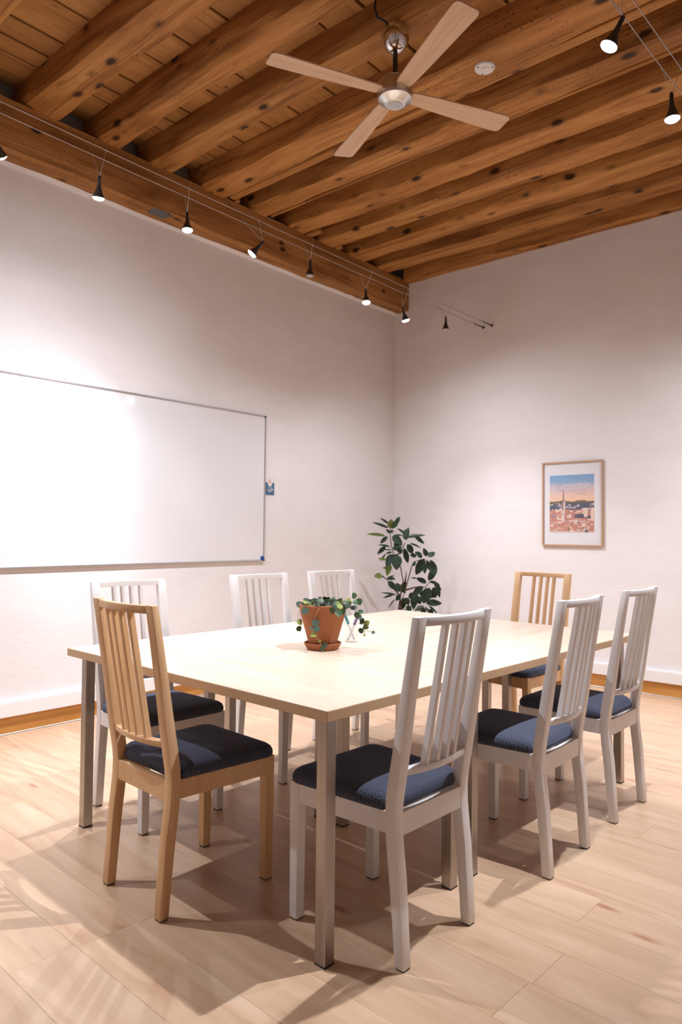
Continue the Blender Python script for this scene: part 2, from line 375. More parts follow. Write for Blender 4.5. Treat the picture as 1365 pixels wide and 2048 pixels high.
# ------------------------------------------------------------------ ceiling: boards over rough joists
ceil = slab('ceiling', -.2,XM+.2, YM-.2,.2, ZC+.035,ZC+.15, MT['mortar'], 'timber ceiling of boards on rough brown joists')
def nz(a, b, c=0.): return noise.noise(Vector((a, b, c)))
def rough_beam(name, axis, a0, a1, c0, c1, z0, z1, m, seed, parent, amp=.012, wane=.03, step=.11, wander=.012, bot_wane=True):
    """rough-hewn beam: axis 'x' or 'y'; a = along, c = across, z = height"""
    n = max(2, int((a1-a0)/step)); rings = []
    for i in range(n+1):
        a = a0 + (a1-a0)*i/n
        wl = wane*(.75 + .9*nz(a*.9, seed, 1.5)); wr = wane*(.75 + .9*nz(a*.9, seed, 7.5))
        wl = max(.006, wl); wr = max(.006, wr)
        dc = wander*nz(a*.45, seed, 3.3); dz = wander*.6*nz(a*.6, seed, 9.1)
        p = [(c0, z1), (c0, z1-.3*(z1-z0)), (c0, z0+wl*1.25), (c0+wl*.35, z0+wl*.4), (c0+wl, z0), ((c0+c1)/2, z0-.003), (c1-wr, z0), (c1-wr*.35, z0+wr*.4), (c1, z0+wr*1.25), (c1, z1-.3*(z1-z0)), (c1, z1)]
        ring = []
        for k, (c, z) in enumerate(p):
            top = k in (0, 10)
            jc = amp*nz(a*2.7, k*1.7+seed, .3) + amp*.5*nz(a*9, k*2.3+seed, 4.)
            jz = 0 if top else amp*nz(a*2.7, k*1.7+seed, 5.3) + amp*.5*nz(a*9, k*2.3+seed, 8.)
            cc, zz = c + jc + dc, z + jz + (0 if top else dz)
            ring.append((a, cc, zz) if axis == 'x' else (cc, a, zz))
        rings.append(ring)
    q = MB(); q.loft(rings); return q.build(name, m, parent, ang=.5)
JZ = 3.767
JO = [(-4.52,-4.33), (-3.905,-3.705), (-3.44,-3.295), (-3.045,-2.885), (-2.585,-2.375), (-2.10,-1.95), (-1.70,-1.515), (-1.315,-1.125), (-.915,-.705), (-.50,-.325)]
y = -4.97
while y > YM+.2: JO.append((y-.18, y)); y -= .45
joists = []
for i, (a, c) in enumerate(JO):
    extra = .012
    joists.append(rough_beam('joist', 'x', .015, XM, a-extra, c+extra, JZ, ZC+.012, MT['joist'], 11.3*i+2.1, ceil, wane=.030 if i not in (2,3,1) else .05))
# battens nailed to the lower right edges of two joists, wedges on the wall beam
def batten(j, y0, y1, z0, z1, x0=.2, x1=XM):
    rough_beam('batten', 'x', x0, x1, y0, y1, z0, z1, MT['joist'], y0*7, j, amp=.003, wane=.005, wander=.004)
batten(joists[4], -2.365, -2.30, 3.772, 3.80); batten(joists[5], -1.94, -1.915, 3.772, 3.80)
# boards across the joists; gaps read off the photo, then continued
gx = [.02, .32, .46, .63, .91, 1.165, 1.475, 1.83]
r2 = random.Random(3)
while gx[-1] < XM-.3: gx.append(gx[-1] + r2.uniform(.22,.37))
gx.append(XM)
for a, c in zip(gx, gx[1:]):
    q = MB(); dz = r2.uniform(-.002,.003); q.box(a+.008, c-.008, YM, 0, ZC+dz, ZC+.034); q.build('ceiling_board', MT['board'], ceil, bevel=.003, seg=1)
# wall beams that carry the joists
ledger = rough_beam('trim_3', 'y', YM, 0, 0, .17, ZL, 3.772, MT['ledger'], 5.5, None, amp=.006, wane=.014, step=.09)
struct(ledger, 'heavy brown timber wall beam above the whiteboard')
q = MB(); q.box(.10,.30,-1.495,-1.42,3.772,3.806); q.build('wedge', MT['joist'], ledger, bevel=.006, seg=1)
q = MB(); q.box(.12,.215,-1.115,-1.06,3.772,3.80); q.build('wedge', MT['joist'], ledger, bevel=.006, seg=1)
q = MB(); q.box(.12,.20,-2.29,-2.25,3.772,3.80); q.build('wedge', MT['joist'], ledger, bevel=.006, seg=1)
q = MB(); q.add([(.168,-3.02,ZL+.006),(.172,-2.86,ZL-.012),(.09,-2.88,ZL-.012),(.09,-3.0,ZL-.012),(.17,-2.99,ZL+.03),(.172,-2.90,ZL+.02),(.1,-2.9,ZL+.02),(.1,-2.98,ZL+.02)],
      [(3,2,1,0),(4,5,6,7),(0,1,5,4),(1,2,6,5),(2,3,7,6),(3,0,4,7)]); q.build('slate_chip', plain('slate', (.13,.13,.13), .8, noise_amt=.3), ledger)
wb = rough_beam('trim_4', 'x', .165, XM, -.085, .02, 3.752, ZC+.01, MT['joist'], 77.7, None, amp=.008, wane=.02, step=.09)
struct(wb, 'brown timber beam along the top of the wall with the framed print')
# ragged plaster edge where wall and beam meet
q = MB()
ptop = []; r4 = random.Random(8)
for i in range(0, 86):
    yy = -i*.09; h = .010 + .030*max(0, nz(yy*2.1, 4.4)) + r4.uniform(0,.007)
    ptop.append((yy, h))
for (ya, ha), (yb, hb) in zip(ptop, ptop[1:]):
    q.hexa([(0,ya,ZL-.02),(.010,ya,ZL-.02),(.010,yb,ZL-.02),(0,yb,ZL-.02),(0,ya,ZL+.008),(.012+ha*1.3,ya,ZL+.008),(.012+hb*1.3,yb,ZL+.008),(0,yb,ZL+.008)])
struct(q.build('trim_6', MT['wall']), 'ragged plaster edge under the wall beam')

# ------------------------------------------------------------------ tables
TR = math.radians(-1.797)
TO = Vector((1.5368, -4.314, 0))
TW, TL_, TS = 1.523, 2.2436, .757
def table(lx, ly, wx, wy, label, along):
    """lx, ly: near left corner in the tables' frame"""
    c, s = math.cos(TR), math.sin(TR)
    cx, cy = lx + wx/2, ly + wy/2
    t = empty('table', (TO.x + c*cx - s*cy, TO.y + s*cx + c*cy, 0), TR)
    tag(t, label, 'table', 'birch tables pushed together')
    q = MB(); q.box(-wx/2, wx/2, -wy/2, wy/2, .7085, .739)
    e = q.build('tabletop', MT['edge'], t, bevel=.0015, seg=2)
    if along == 'x':
        q = MB(); q.box(-wx/2+.001, wx/2-.001, -wy/2+.001, wy/2-.001, .7385, .7402); o = q.build('top_veneer', MT['table'], e, bevel=.0006, seg=1)
    else:
        q = MB(); q.box(-wy/2+.001, wy/2-.001, -wx/2+.001, wx/2-.001, .7385, .7402); o = q.build('top_veneer', MT['table_y'], e, bevel=.0006, seg=1); o.rotation_euler = (0,0,math.pi/2)
    for sx in (-1, 1):
        for sy in (-1, 1):
            x = sx*(wx/2-.044-.020); y = sy*(wy/2-.044-.020)
            q = MB(); q.box(x-.020, x+.020, y-.020, y+.020, .004, .7095); l = q.build('leg', MT['steel'], t, bevel=.002, seg=2)
            q = MB(); q.box(x-.0205, x+.0205, y-.0205, y+.0205, 0, .005); q.build('foot_cap', MT['black_plastic'], l)
    for sy in (-1, 1):     # steel rails under the top
        f = MB(); f.box(-wx/2+.13, wx/2-.13, sy*(wy/2-.12)-.01, sy*(wy/2-.12)+.01, .68, .7095); f.build('under_rail', MT['steel'], t)
    return t
table(0, 0, TW, TS-.0015, 'pale birch table standing crosswise at the seat of the nearer beech chair', 'x')
table(0, TS+.0015, TW/2-.001, TL_-TS-.0015, 'pale birch table standing lengthwise on the whiteboard side', 'y')
table(TW/2+.001, TS+.0015, TW/2-.001, TL_-TS-.0015, 'pale birch table standing lengthwise on the side away from the whiteboard', 'y')

# ------------------------------------------------------------------ chairs
def interp(tab, z):
    for a, c in zip(tab, tab[1:]):
        if z <= c[0]:
            t = (z-a[0])/(c[0]-a[0]); return [a[i]+(c[i]-a[i])*t for i in range(1, len(a))]
    return list(tab[-1][1:])
POST = [(0,-.187,-.220),(.12,-.178,-.212),(.25,-.166,-.203),(.33,-.157,-.193),(.38,-.153,-.188),(.43,-.152,-.187),(.47,-.154,-.191),(.53,-.164,-.201),(.60,-.177,-.212),(.75,-.203,-.233),(.90,-.230,-.256),(1.0,-.248,-.272)]
PX = [(0,.186,.150),(.40,.190,.149),(.55,.192,.149),(1.0,.1945,.1525)]
def bow(x): return .024*(1-(x/.153)**2)
def arc_rail(q, z0, z1, yf, depth, n=14, dip=0):
    rings = []
    for i in range(n+1):
        x = -.153 + .306*i/n; y1 = yf - bow(x)
        rings.append([(x, y1, z0), (x, y1-depth, z0), (x, y1-depth, z1), (x, y1, z1)])
    q.loft(rings)
def rounded_poly(pts, rad, n=6):
    out = []
    for i, p in enumerate(pts):
        p = Vector((*p,0)); a = Vector((*pts[i-1],0)); c = Vector((*pts[(i+1)%len(pts)],0)); r = rad[i]
        d1 = (a-p).normalized(); d2 = (c-p).normalized()
        s_, e_ = p+d1*r, p+d2*r
        for k in range(n+1):
            t = k/n; out.append((1-t)**2*s_ + 2*t*(1-t)*p + t*t*e_)
    return out
def chair_meshes(fm):
    D = []
    for s in (-1, 1):
        rings = []
        for z, *_ in POST + []:
            yf, yr = interp(POST, z) if z else POST[0][1:]
            xo, xi = interp(PX, z) if z else PX[0][1:]
            zz = max(z, .004)
            rings.append([(s*xi, yf, zz), (s*xo, yf, zz), (s*xo, yr, zz), (s*xi, yr, zz)])
        q = MB(); q.loft(rings); D.append(('back_post', q.mesh('back_post', fm, bevel=.003, seg=2, ang=.7), [('foot_pad', pad(s*.168, -.2035, .030, .028))]))
        q = MB(); xo, xi = s*.206, s*.168
        q.hexa([(xi+s*.003,.195,.004),(xo-s*.001,.195,.004),(xo-s*.001,.229,.004),(xi+s*.003,.229,.004),(xi,.193,.437),(xo,.193,.437),(xo,.231,.437),(xi,.231,.437)])
        D.append(('leg', q.mesh('leg', fm, bevel=.003, seg=2), [('foot_pad', pad(s*.187, .212, .030, .030))]))
        q = MB(); q.hexa([(s*.182,-.160,.372),(s*.202,-.160,.372),(s*.203,.200,.372),(s*.183,.200,.372),(s*.166,-.160,.434),(s*.188,-.160,.434),(s*.204,.200,.434),(s*.183,.200,.434)])
        q = MB(); q.hexa([(s*.164,-.160,.372),(s*.1875,-.160,.372),(s*.2035,.200,.372),(s*.180,.200,.372),(s*.164,-.160,.434),(s*.1875,-.160,.434),(s*.2035,.200,.434),(s*.180,.200,.434)])
        D.append(('side_apron', q.mesh('side_apron', fm, bevel=.0015, seg=1), []))
    q = MB(); q.box(-.170,.170,.205,.2285,.372,.434); D.append(('front_apron', q.mesh('front_apron', fm, bevel=.0015, seg=1), []))
    q = MB(); q.box(-.151,.151,-.186,-.164,.362,.430); D.append(('back_apron', q.mesh('back_apron', fm, bevel=.0015, seg=1), []))
    q = MB(); arc_rail(q, .972, .998, -.246, .024); D.append(('top_rail', q.mesh('top_rail', fm, bevel=.003, seg=2, ang=.7), []))
    q = MB(); arc_rail(q, .537, .556, -.170, .030); D.append(('lower_rail', q.mesh('lower_rail', fm, bevel=.003, seg=2, ang=.7), []))
    for k in range(4):
        x = (k-1.5)*.0465; bw = bow(x)
        y0, y1 = -.172-bw, -.247-bw; hw = .0080; dp = .024
        q = MB(); q.hexa([(x-hw,y0-dp,.552),(x+hw,y0-dp,.552),(x+hw,y0,.552),(x-hw,y0,.552),(x-hw,y1-dp+.003,.976),(x+hw,y1-dp+.003,.976),(x+hw,y1,.976),(x-hw,y1,.976)])
        D.append(('slat', q.mesh('slat', fm, bevel=.002, seg=1), []))
    base = rounded_poly([(-.149,-.168),(.149,-.168),(.150,-.148),(.190,-.145),(.2125,.236),(-.2125,.236),(-.190,-.145),(-.150,-.148)], [.018,.018,.002,.016,.045,.045,.016,.002])
    cx, cy = 0, .04; q = MB(); rings = []
    for ins, z in [(.012,.4305),(.002,.434),(-.001,.444),(.000,.456),(.005,.467),(.014,.4745),(.035,.481),(.07,.4855),(.12,.488),(.17,.489)]:
        ring = []
        for p in base:
            d = Vector((p.x-cx, p.y-cy, 0)); L = d.length
            fx = max(.02, 1-ins/.19); fy = max(.02, 1-ins/.2)
            ring.append((cx+d.x*fx, cy+d.y*fy, z))
        rings.append(ring)
    q.loft(rings); D.append(('seat_cushion', q.mesh('seat_cushion', MT['fabric'], ang=1.0), []))
    return D
def pad(x, y, wx, wy):
    q = MB(); q.box(x-wx/2, x+wx/2, y-wy/2, y+wy/2, 0, .0045); return q.mesh('foot_pad', MT['pad'])
CM = {'white': chair_meshes(MT['paint']), 'beech': chair_meshes(MT['beech'])}
def chair(kind, x, y, deg, label, group):
    t = empty('dining_chair', (x, y, 0), math.radians(deg)); tag(t, label, 'chair', group)
    for n, me, subs in CM[kind]:
        o = link(n, me, t)
        for n2, me2 in subs: link(n2, me2, o)
    return t
GW, GB = 'white slat-back dining chairs', 'beech slat-back dining chairs'
# local forward is +y; deg turns it
chair('white', 2.980, -3.990, 88.2, 'white slat-back chair with navy seat tucked beside the near crosswise table leg', GW)
chair('white', 3.040, -3.205, 90.5, 'white slat-back chair with navy seat, middle of the row away from the whiteboard', GW)
chair('white', 3.034, -2.538, 89.0, 'white slat-back chair with navy seat, row end near the framed print', GW)
chair('beech', 2.296, -4.258, -3.0, 'beech slat-back chair with navy seat at the crosswise table, back turned', GB)
chair('white', 1.645, -3.940, -92.5, 'white slat-back chair behind the back-turned beech chair, whiteboard side', GW)
chair('white', 1.649, -3.126, -96.0, 'white slat-back chair, middle of the row on the whiteboard side', GW)
chair('white', 1.667, -2.528, -94.0, 'white slat-back chair behind the terracotta pot, whiteboard side row', GW)
chair('beech', 2.362, -1.880, 174.0, 'beech slat-back chair at the far table end, facing the pot, below the print', GB)

# ------------------------------------------------------------------ ceiling fan
FX, FY, FZ = 2.262, -3.02, 3.425
fan = tag(empty('ceiling_fan', (FX, FY, FZ)), 'four-bladed ceiling fan with pale wood blades and brushed nickel hub', 'ceiling fan')
q = MB(); q.lathe([(.010,.345),(.056,.345),(.064,.335),(.069,.318),(.070,.300),(.066,.278),(.057,.256),(.044,.238),(.030,.227),(.014,.222)], 36); q.build('canopy', MT['chrome'], fan, ang=.6)
q = MB(); q.lathe([(.0125,.220),(.0125,.05)], 16); q.build('down_rod', MT['dark_metal'], fan, smooth=True)
q = MB(); q.lathe([(.026,.100),(.030,.074),(.080,.068),(.087,.060),(.088,-.006),(.085,-.014)], 40); q.build('motor_housing', MT['nickel'], fan, ang=.5)
q = MB(); q.lathe([(.0845,-.012),(.0865,-.016),(.0845,-.022),(.079,-.024),(.052,-.046),(.042,-.049),(.039,-.048),(.0001,-.0495)], 40); q.build('switch_cup', MT['nickel'], fan, ang=.35)
def blade_mesh():
    # flat paddle with rounded tip, pitched about its length
    prof = [(.085,.036),(.12,.041),(.25,.049),(.45,.057),(.60,.0625),(.640,.062),(.655,.055),(.661,.045)]
    up = [(r, h) for r, h in prof]; dn = [(r, -h) for r, h in reversed(prof)]
    out = up + dn; t = math.radians(-8); q = MB(); n = len(out)
    def P(r, y, z): return (r, y*math.cos(t)-z*math.sin(t), y*math.sin(t)+z*math.cos(t))
    vs = [P(r,y,.004) for r,y in out] + [P(r,y,-.004) for r,y in out]
    fs = [tuple(range(n)), tuple(range(2*n-1, n-1, -1))] + [(k,(k+1)%n,n+(k+1)%n,n+k) for k in range(n)]
    q.add(vs, fs); return q.mesh('blade', MT['blade'], bevel=.0015, seg=1)
bmsh = blade_mesh()
def bracket_mesh():
    q = MB(); q.box(.06,.14,-.016,.016,.004,.009); return q.mesh('blade_bracket', MT['nickel'], bevel=.002, seg=1)
bkm = bracket_mesh()
for k in range(4):
    o = link('blade', bmsh, fan, (0,0,.012), (0,0,math.radians(64.6+90*k))); link('blade_bracket', bkm, o)
q = MB(); q.tube([(0,-.04,.338),(-.01,-.075,.343),(-.035,-.105,.36),(-.035,-.125,.40),(-.02,-.13,.45),(-.01,-.13,.51)], .006, 8); q.build('power_cord', MT['black_plastic'], fan, smooth=True)

# smoke detector under a joist
sm = tag(empty('smoke_detector', (2.455, -2.473, 3.767)), 'round white smoke detector screwed under a joist', 'smoke detector')
q = MB(); q.lathe([(.056,.012),(.056,-.008),(.052,-.014),(.0001,-.0165)], 36); q.build('base', MT['white'], sm, ang=.5)
for a, r in ((.3,.042),(2.4,.042),(4.2,.042)):
    q = MB(); q.lathe([(.004,-.0135),(.004,-.0170),(.0001,-.0172)], 10, cx=r*math.cos(a), cy=r*math.sin(a)); q.build('vent', MT['black_plastic'], sm)
q = MB(); q.lathe([(.020,-.0145),(.020,-.0185),(.0001,-.019)], 20); q.build('test_button', MT['white'], sm, ang=.5)

# ------------------------------------------------------------------ cable lights
def cable(xa, ya, za, xb, yb, zb, label):
    t = tag(empty('light_cable', (xa, ya, za)), label, 'cable', 'low-voltage lamp cables')
    L = Vector((xb-xa, yb-ya, zb-za)); n = 14
    pts = [L*(i/n) + Vector((0,0,-.03*math.sin(math.pi*i/n))) for i in range(n+1)]
    q = MB(); q.tube(pts, .0022, 6); q.build('wire', MT['wire'], t, smooth=True)
    d = L.normalized()
    q = MB(); q.tube([(0,0,0), d*.10], .005, 10); q.tube([d*.11, d*.17], .0045, 10); q.build('turnbuckle', MT['dark_metal'], t, smooth=True)
    q = MB(); q.tube([d*-.0, d*.012], .011, 12); q.build('wall_anchor', MT['dark_metal'], t, smooth=True)
C1A = lambda y: (1.027, y, 3.15 + .012*(-y) - .03*math.sin(math.pi*min(1,-y/7.7)))
C1B = lambda y: (1.116, y, 3.152 + .012*(-y) - .03*math.sin(math.pi*min(1,-y/7.7)))
C2A = lambda y: (3.58+.031*y, y, 3.15 - .03*math.sin(math.pi*min(1,-y/7.7)))
C2B = lambda y: (3.636+.031*y, y, 3.15 - .03*math.sin(math.pi*min(1,-y/7.7)))
cable(1.027, -.001, 3.15, 1.027, YM, 3.15+.012*7.7, 'thin lamp cable along the whiteboard wall, strand nearer that wall')
cable(1.116, -.001, 3.152, 1.116, YM, 3.152+.012*7.7, 'thin lamp cable along the whiteboard wall, strand farther from that wall')
cable(3.58, -.001, 3.15, 3.58+.031*YM, YM, 3.15, 'thin lamp cable across the room, strand nearer the ceiling fan')
cable(3.636, -.001, 3.15, 3.636+.031*YM, YM, 3.15, 'thin lamp cable across the room, strand farther from the ceiling fan')
bulb = MB(); bulb.lathe([(.010,.062),(.011,.045),(.014,.040),(.020,.022),(.027,.006),(.0295,0),(.0295,-.002),(.027,-.002)], 24); bulb_me = bulb.mesh('bulb', MT['dark_metal'], ang=.6)
sock = MB(); sock.lathe([(.004,.105),(.0075,.100),(.0085,.085),(.0085,.058)], 14); sock_me = sock.mesh('socket', MT['black_plastic'], ang=.6)
lens = MB(); lens.lathe([(.0285,-.0010),(.0275,-.006),(.021,-.011),(.011,-.0135),(.0001,-.0142)], 24)
lens_on = lens.mesh('lens', MT['lens_on'], smooth=True); lens_off = lens.mesh('lens', MT['lens_off'], smooth=True)
def lamp(x, y, z, on, aim, ca, cb, label, power=1.0, spread=(-.05,.05), cone=84, blend=1.0, lname='cable_lamp', off=False):
    """hangs by two wires from the cable pair; aim = direction the lens faces"""
    t = empty('cable_spotlight', (x, y, z)); tag(t, label, 'spotlight', 'spotlights hanging on the cables')
    d = Vector(aim).normalized(); R = Vector((0,0,-1)).rotation_difference(d).to_matrix().to_4x4()
    bo = link('bulb', bulb_me, t, mat=R); link('lens', lens_on if on else lens_off, bo); link('socket', sock_me, bo)
    top = R @ Vector((0,0,.098))
    q = MB()
    for c, dy in ((ca, spread[0]), (cb, spread[1])):
        p = Vector(c(y+dy)) - Vector((x,y,z)); e = p + (p-top).normalized()*.045
        q.tube([top, p, e], .0014, 6)
        q.tube([p+Vector((0,-.008,0)), p+Vector((0,.008,0))], .004, 8)
    q.build('hanger_wire', MT['wire'], t, smooth=True)
    if on:
        # a bright reflector beam and the weaker spill around it
        for part, e, cn, bl in (('beam', 1.0, cone, blend), ('spill', SPILL if abs(d.x) < .3 else SPILL*.3, 166, 1.0)):
            nm = lname + '_' + part + ('_offscreen' if off else ''); ld = bpy.data.lights.new(nm, 'SPOT'); ld.energy = LAMP_W*power*e; ld.color = LAMP_COL
            ld.spot_size = math.radians(cn); ld.spot_blend = bl; ld.shadow_soft_size = .014
            lo = bpy.data.objects.new(nm, ld); COL.objects.link(lo); lo.parent = t
            lo.matrix_local = Matrix.Translation(d*.030) @ R
    return t
ordi = ['first','second','third','fourth','fifth','sixth','seventh','eighth','ninth','tenth']
W1 = [(-.715,2.972,0,(0,0,-1),1,84),(-1.289,2.916,1,(.15,.25,-1),1.0,84),(-1.782,2.936,1,(.15,-.1,-1),.8,84),(-2.385,2.969,0,(-.05,0,-1),1,84),
      (-2.901,2.960,1,(-.62,-.60,-1),.5,60),(-3.393,2.949,1,(.05,0,-1),.8,84),(-3.948,2.933,1,(-.25,.10,-1),.8,70),(-4.443,2.947,1,(-.64,.76,-1),.85,46),(-5.05,2.95,1,(.38,.25,-1),1.0,80),(-5.75,2.95,1,(-.10,.20,-1),.45,84)]
for i, (y, z, on, aim, pw, cn) in enumerate(W1):
    lamp(1.075, y, z, on, aim, C1A, C1B, ('lit' if on else 'unlit') + ' cable spotlight, ' + ordi[i] + ' from the wall anchor on the whiteboard-side cable', pw, ((.012,-.02) if i % 2 else (-.01,.015)), cn, lname='whiteboard_cable_lamp_'+ordi[i], off=i >= 8)
W2 = [(-.80,1,(-.1,.15,-1),.75,84),(-1.50,1,(0,.1,-1),.9,64),(-2.15,0,(0,0,-1),.9,64),(-2.83,1,(.02,.05,-1),1.1,60),(-3.454,1,(-.45,-.20,-1),1.6,74)]
for i, (y, on, aim, pw, cn) in enumerate(W2):
    zz = 2.92 if i == 3 else 2.90
    lamp(3.608+.031*y, y, zz, on, aim, C2A, C2B, ('lit' if on else 'unlit') + ' cable spotlight, ' + ordi[i] + ' from the wall on the cable beyond the fan', pw, (-.03,.02), cn, lname='room_cable_lamp_'+ordi[i], off=i <= 2)

# ------------------------------------------------------------------ things on the walls
WB_Y0, WB_Y1, WB_Z0, WB_Z1 = -4.186, -1.786, .997, 2.198
wbo = tag(empty('whiteboard', (0, (WB_Y0+WB_Y1)/2, WB_Z0)), 'large blank whiteboard with thin aluminium frame on the wall', 'whiteboard')
hw, hh = (WB_Y1-WB_Y0)/2, WB_Z1-WB_Z0
q = MB(); q.box(.001,.014,-hw+.006,hw-.006,.006,hh-.006); q.build('panel', MT['board_white'], wbo, bevel=.001, seg=1)
for n, bx in (('frame_rail', (.0,.020,-hw+.015,hw-.015,0,.013)), ('frame_rail', (.0,.020,-hw+.015,hw-.015,hh-.013,hh)), ('frame_rail', (.0,.020,-hw,-hw+.013,.015,hh-.015)), ('frame_rail', (.0,.020,hw-.013,hw,.015,hh-.015))):
    q = MB(); q.box(*bx); q.build(n, MT['alu'], wbo, bevel=.003, seg=2)
for sy in (-1,1):
    for z in (0, hh):
        q = MB(); y0 = sy*hw; y1 = sy*(hw-.018); z1 = z+.018 if z == 0 else z-.018
        q.box(0,.0215,min(y0,y1),max(y0,y1),min(z,z1),max(z,z1)); q.build('corner_cap', MT['black_plastic'], wbo, bevel=.003, seg=2)
mg = tag(empty('magnet', (.014, -1.812, 1.022)), 'round blue magnet in the lower corner of the whiteboard', 'magnet')
q = MB(); q.lathe([(.018,0),(.018,.007),(.016,.010),(.0001,.0105)], 28); o = q.build('magnet_disc', MT['blue'], mg, ang=.6); o.rotation_euler = (0, math.pi/2, 0)
q = MB(); q.lathe([(.011,.0098),(.011,.0115),(.0001,.012)], 24); o = q.build('magnet_centre', MT['blue'], mg, ang=.6); o.rotation_euler = (0, math.pi/2, 0)

cdc = tag(empty('info_card', (0, -1.722, 1.546)), 'small blue and white notice card on the wall beside the whiteboard', 'card')
q = MB(); q.box(.0005,.003,-.052,.052,-.004,.142); q.build('card_sheet', MT['card_white'], cdc)
q = MB(); pts = [(-.049,0),(.049,0),(.049,.104)]
for k in range(0, 13):
    a = -math.pi*k/12; pts.append((.028*math.cos(a), .104+.034*math.sin(a)))
pts.append((-.049,.104)); n = len(pts)
q.add([(.003,y,z) for y,z in pts]+[(.0042,y,z) for y,z in pts], [tuple(range(n-1,-1,-1)), tuple(range(n,2*n))]+[(k,(k+1)%n,n+(k+1)%n,n+k) for k in range(n)]); q.build('blue_field', MT['card_blue'], cdc)
q = MB(); q.box(.003,.0042,-.013,.000,.102,.128); q.box(.003,.0042,.002,.014,.095,.112); q.build('logo', MT['card_orange'], cdc)
q = MB()
for z, a, c in ((.058,-.028,.028),(.048,.0,.036),(.040,-.036,.038),(.030,-.022,.022),(.022,-.010,.008)): q.box(.0042,.0046,a,c,z,z+.0035)
q.build('text_lines', MT['card_white'], cdc)

# framed print on the wall at y=0: local x along wall, z up, room at -y
PX0, PX1, PZ0, PZ1 = 1.618, 2.147, 1.142, 1.858
PWd, PHt = PX1-PX0, PZ1-PZ0
pic = tag(empty('framed_print', (PX0, 0, PZ0)), 'wood-framed city print with white mat and title lettering on the wall', 'picture')
fw = .014; FRM = plain('oiled_frame_wood', (.52,.33,.21), .5, noise_amt=.15, nscale=25)
for bx in ((0,PWd,-.024,0,0,fw),(0,PWd,-.024,0,PHt-fw,PHt),(0,fw,-.024,0,fw,PHt-fw),(PWd-fw,PWd,-.024,0,fw,PHt-fw)):
    q = MB(); q.box(*bx); q.build('frame_bar', FRM, pic, bevel=.0015, seg=1)
q = MB(); q.box(fw-.002,PWd-fw+.002,-.010,-.002,fw-.002,PHt-fw+.002); q.build('mat_board', MT['card_white'], pic)
A0, A1, B0, B1 = .066, .454, .119, .601          # printed area inside the frame
def P2(u, v): return (A0+(A1-A0)*u, B1-(B1-B0)*v)
def flat(q, poly, layer, mi=0):
    y0 = -.0100; y1 = -.0101-.0002*layer; n = len(poly)
    xz = [P2(u,v) for u,v in poly]
    q.add([(x,y0,z) for x,z in xz]+[(x,y1,z) for x,z in xz], [tuple(range(n)), tuple(range(2*n-1,n-1,-1))]+[(k,(k+1)%n,n+(k+1)%n,n+k) for k in range(n)], mi)
def skymat():
    m, nt, b = new_mat('printed_sky'); b.inputs['Roughness'].default_value = .6
    tc = node(nt, 'ShaderNodeTexCoord'); sx = node(nt, 'ShaderNodeSeparateXYZ'); nt.links.new(tc.outputs['Object'], sx.inputs[0])
    n = node(nt, 'ShaderNodeTexNoise', inp={'Scale': 9.0, 'Detail': 3.0}); nt.links.new(tc.outputs['Object'], n.inputs['Vector'])
    a = node(nt, 'ShaderNodeMath', operation='MULTIPLY_ADD', inp={1: .05}); nt.links.new(n.outputs[0], a.inputs[0]); nt.links.new(sx.outputs[2], a.inputs[2])
    mr = node(nt, 'ShaderNodeMapRange', inp={'From Min': B0+.02, 'From Max': B1+.03}); nt.links.new(a.outputs[0], mr.inputs[0])
    nt.links.new(ramp(nt, mr.outputs[0], [(.50,(.80,.50,.28)),(.62,(.75,.50,.38)),(.72,(.62,.45,.46)),(.80,(.50,.45,.52)),(.86,(.24,.36,.52)),(1.0,(.17,.34,.55))]), b.inputs['Base Color']); return m
q = MB(); flat(q, [(0,0),(1,0),(1,1),(0,1)], 0); prt = q.build('printed_sheet', skymat(), pic)
pc = lambda n, c: plain('print_'+n, c, .6)
q = MB()
hill = [(0,.62),(0,.46)] + [(i/14, .455 + .012*math.sin(i*1.1) + .006*math.sin(i*2.7)) for i in range(0,15)] + [(1,.62)]
flat(q, hill, 1, 0); flat(q, [(0,.50),(1,.49),(1,.66),(0,.66)], 2, 1)
q.build('printed_hills', [pc('olive',(.16,.11,.07)), pc('slate',(.075,.085,.13))], prt)
q = MB(); r5 = random.Random(21)
flat(q, [(0,.62),(.25,.60),(.5,.61),(1,.60),(1,1),(0,1)], 3, 0)
for k in range(150):
    v = .50 + .49*(k/150); u = r5.uniform(-.02,.95); ww = r5.uniform(.03,.12)*(.5+v*.6); hh2 = r5.uniform(.012,.035)*(.4+v*.7)
    u0, u1 = max(0,u), min(1,u+ww); v1 = min(1, v+hh2); sl = r5.uniform(0,.015)
    far = v < .60
    flat(q, [(u0,v),(u1,max(.47,v-sl)),(u1,v1),(u0,v1)], 4+k%7, r5.choice([5,5,4,6,2]) if far else r5.choice([0,1,2,3,3,2,1,4,2,5]))
for k in range(10):
    u = r5.uniform(.05,.9); v = r5.uniform(.62,.95); flat(q, [(u,v),(u+.02,v),(u+.02,v+.022),(u,v+.022)], 12, 6)
flat(q, [(.78,.60),(.86,.58),(.86,.74),(.78,.74)], 13, 2); flat(q, [(.93,.60),(1,.58),(1,.75),(.93,.75)], 13, 2); flat(q, [(.57,.70),(.72,.68),(.93,.72),(.93,.76),(.57,.75)], 12, 6)
flat(q, [(0,.985),(1,.985),(1,1),(0,1)], 14, 2); flat(q, [(.80,.965),(.87,.965),(.87,1),(.80,1)], 15, 6)
q.build('printed_rooftops', [pc('brick',(.50,.21,.16)), pc('rust',(.58,.27,.17)), pc('cream',(.72,.55,.43)), pc('rose',(.62,.36,.30)), pc('mauve',(.30,.22,.28)), pc('pale',(.66,.52,.52)), pc('night',(.09,.08,.12))], prt)
q = MB()
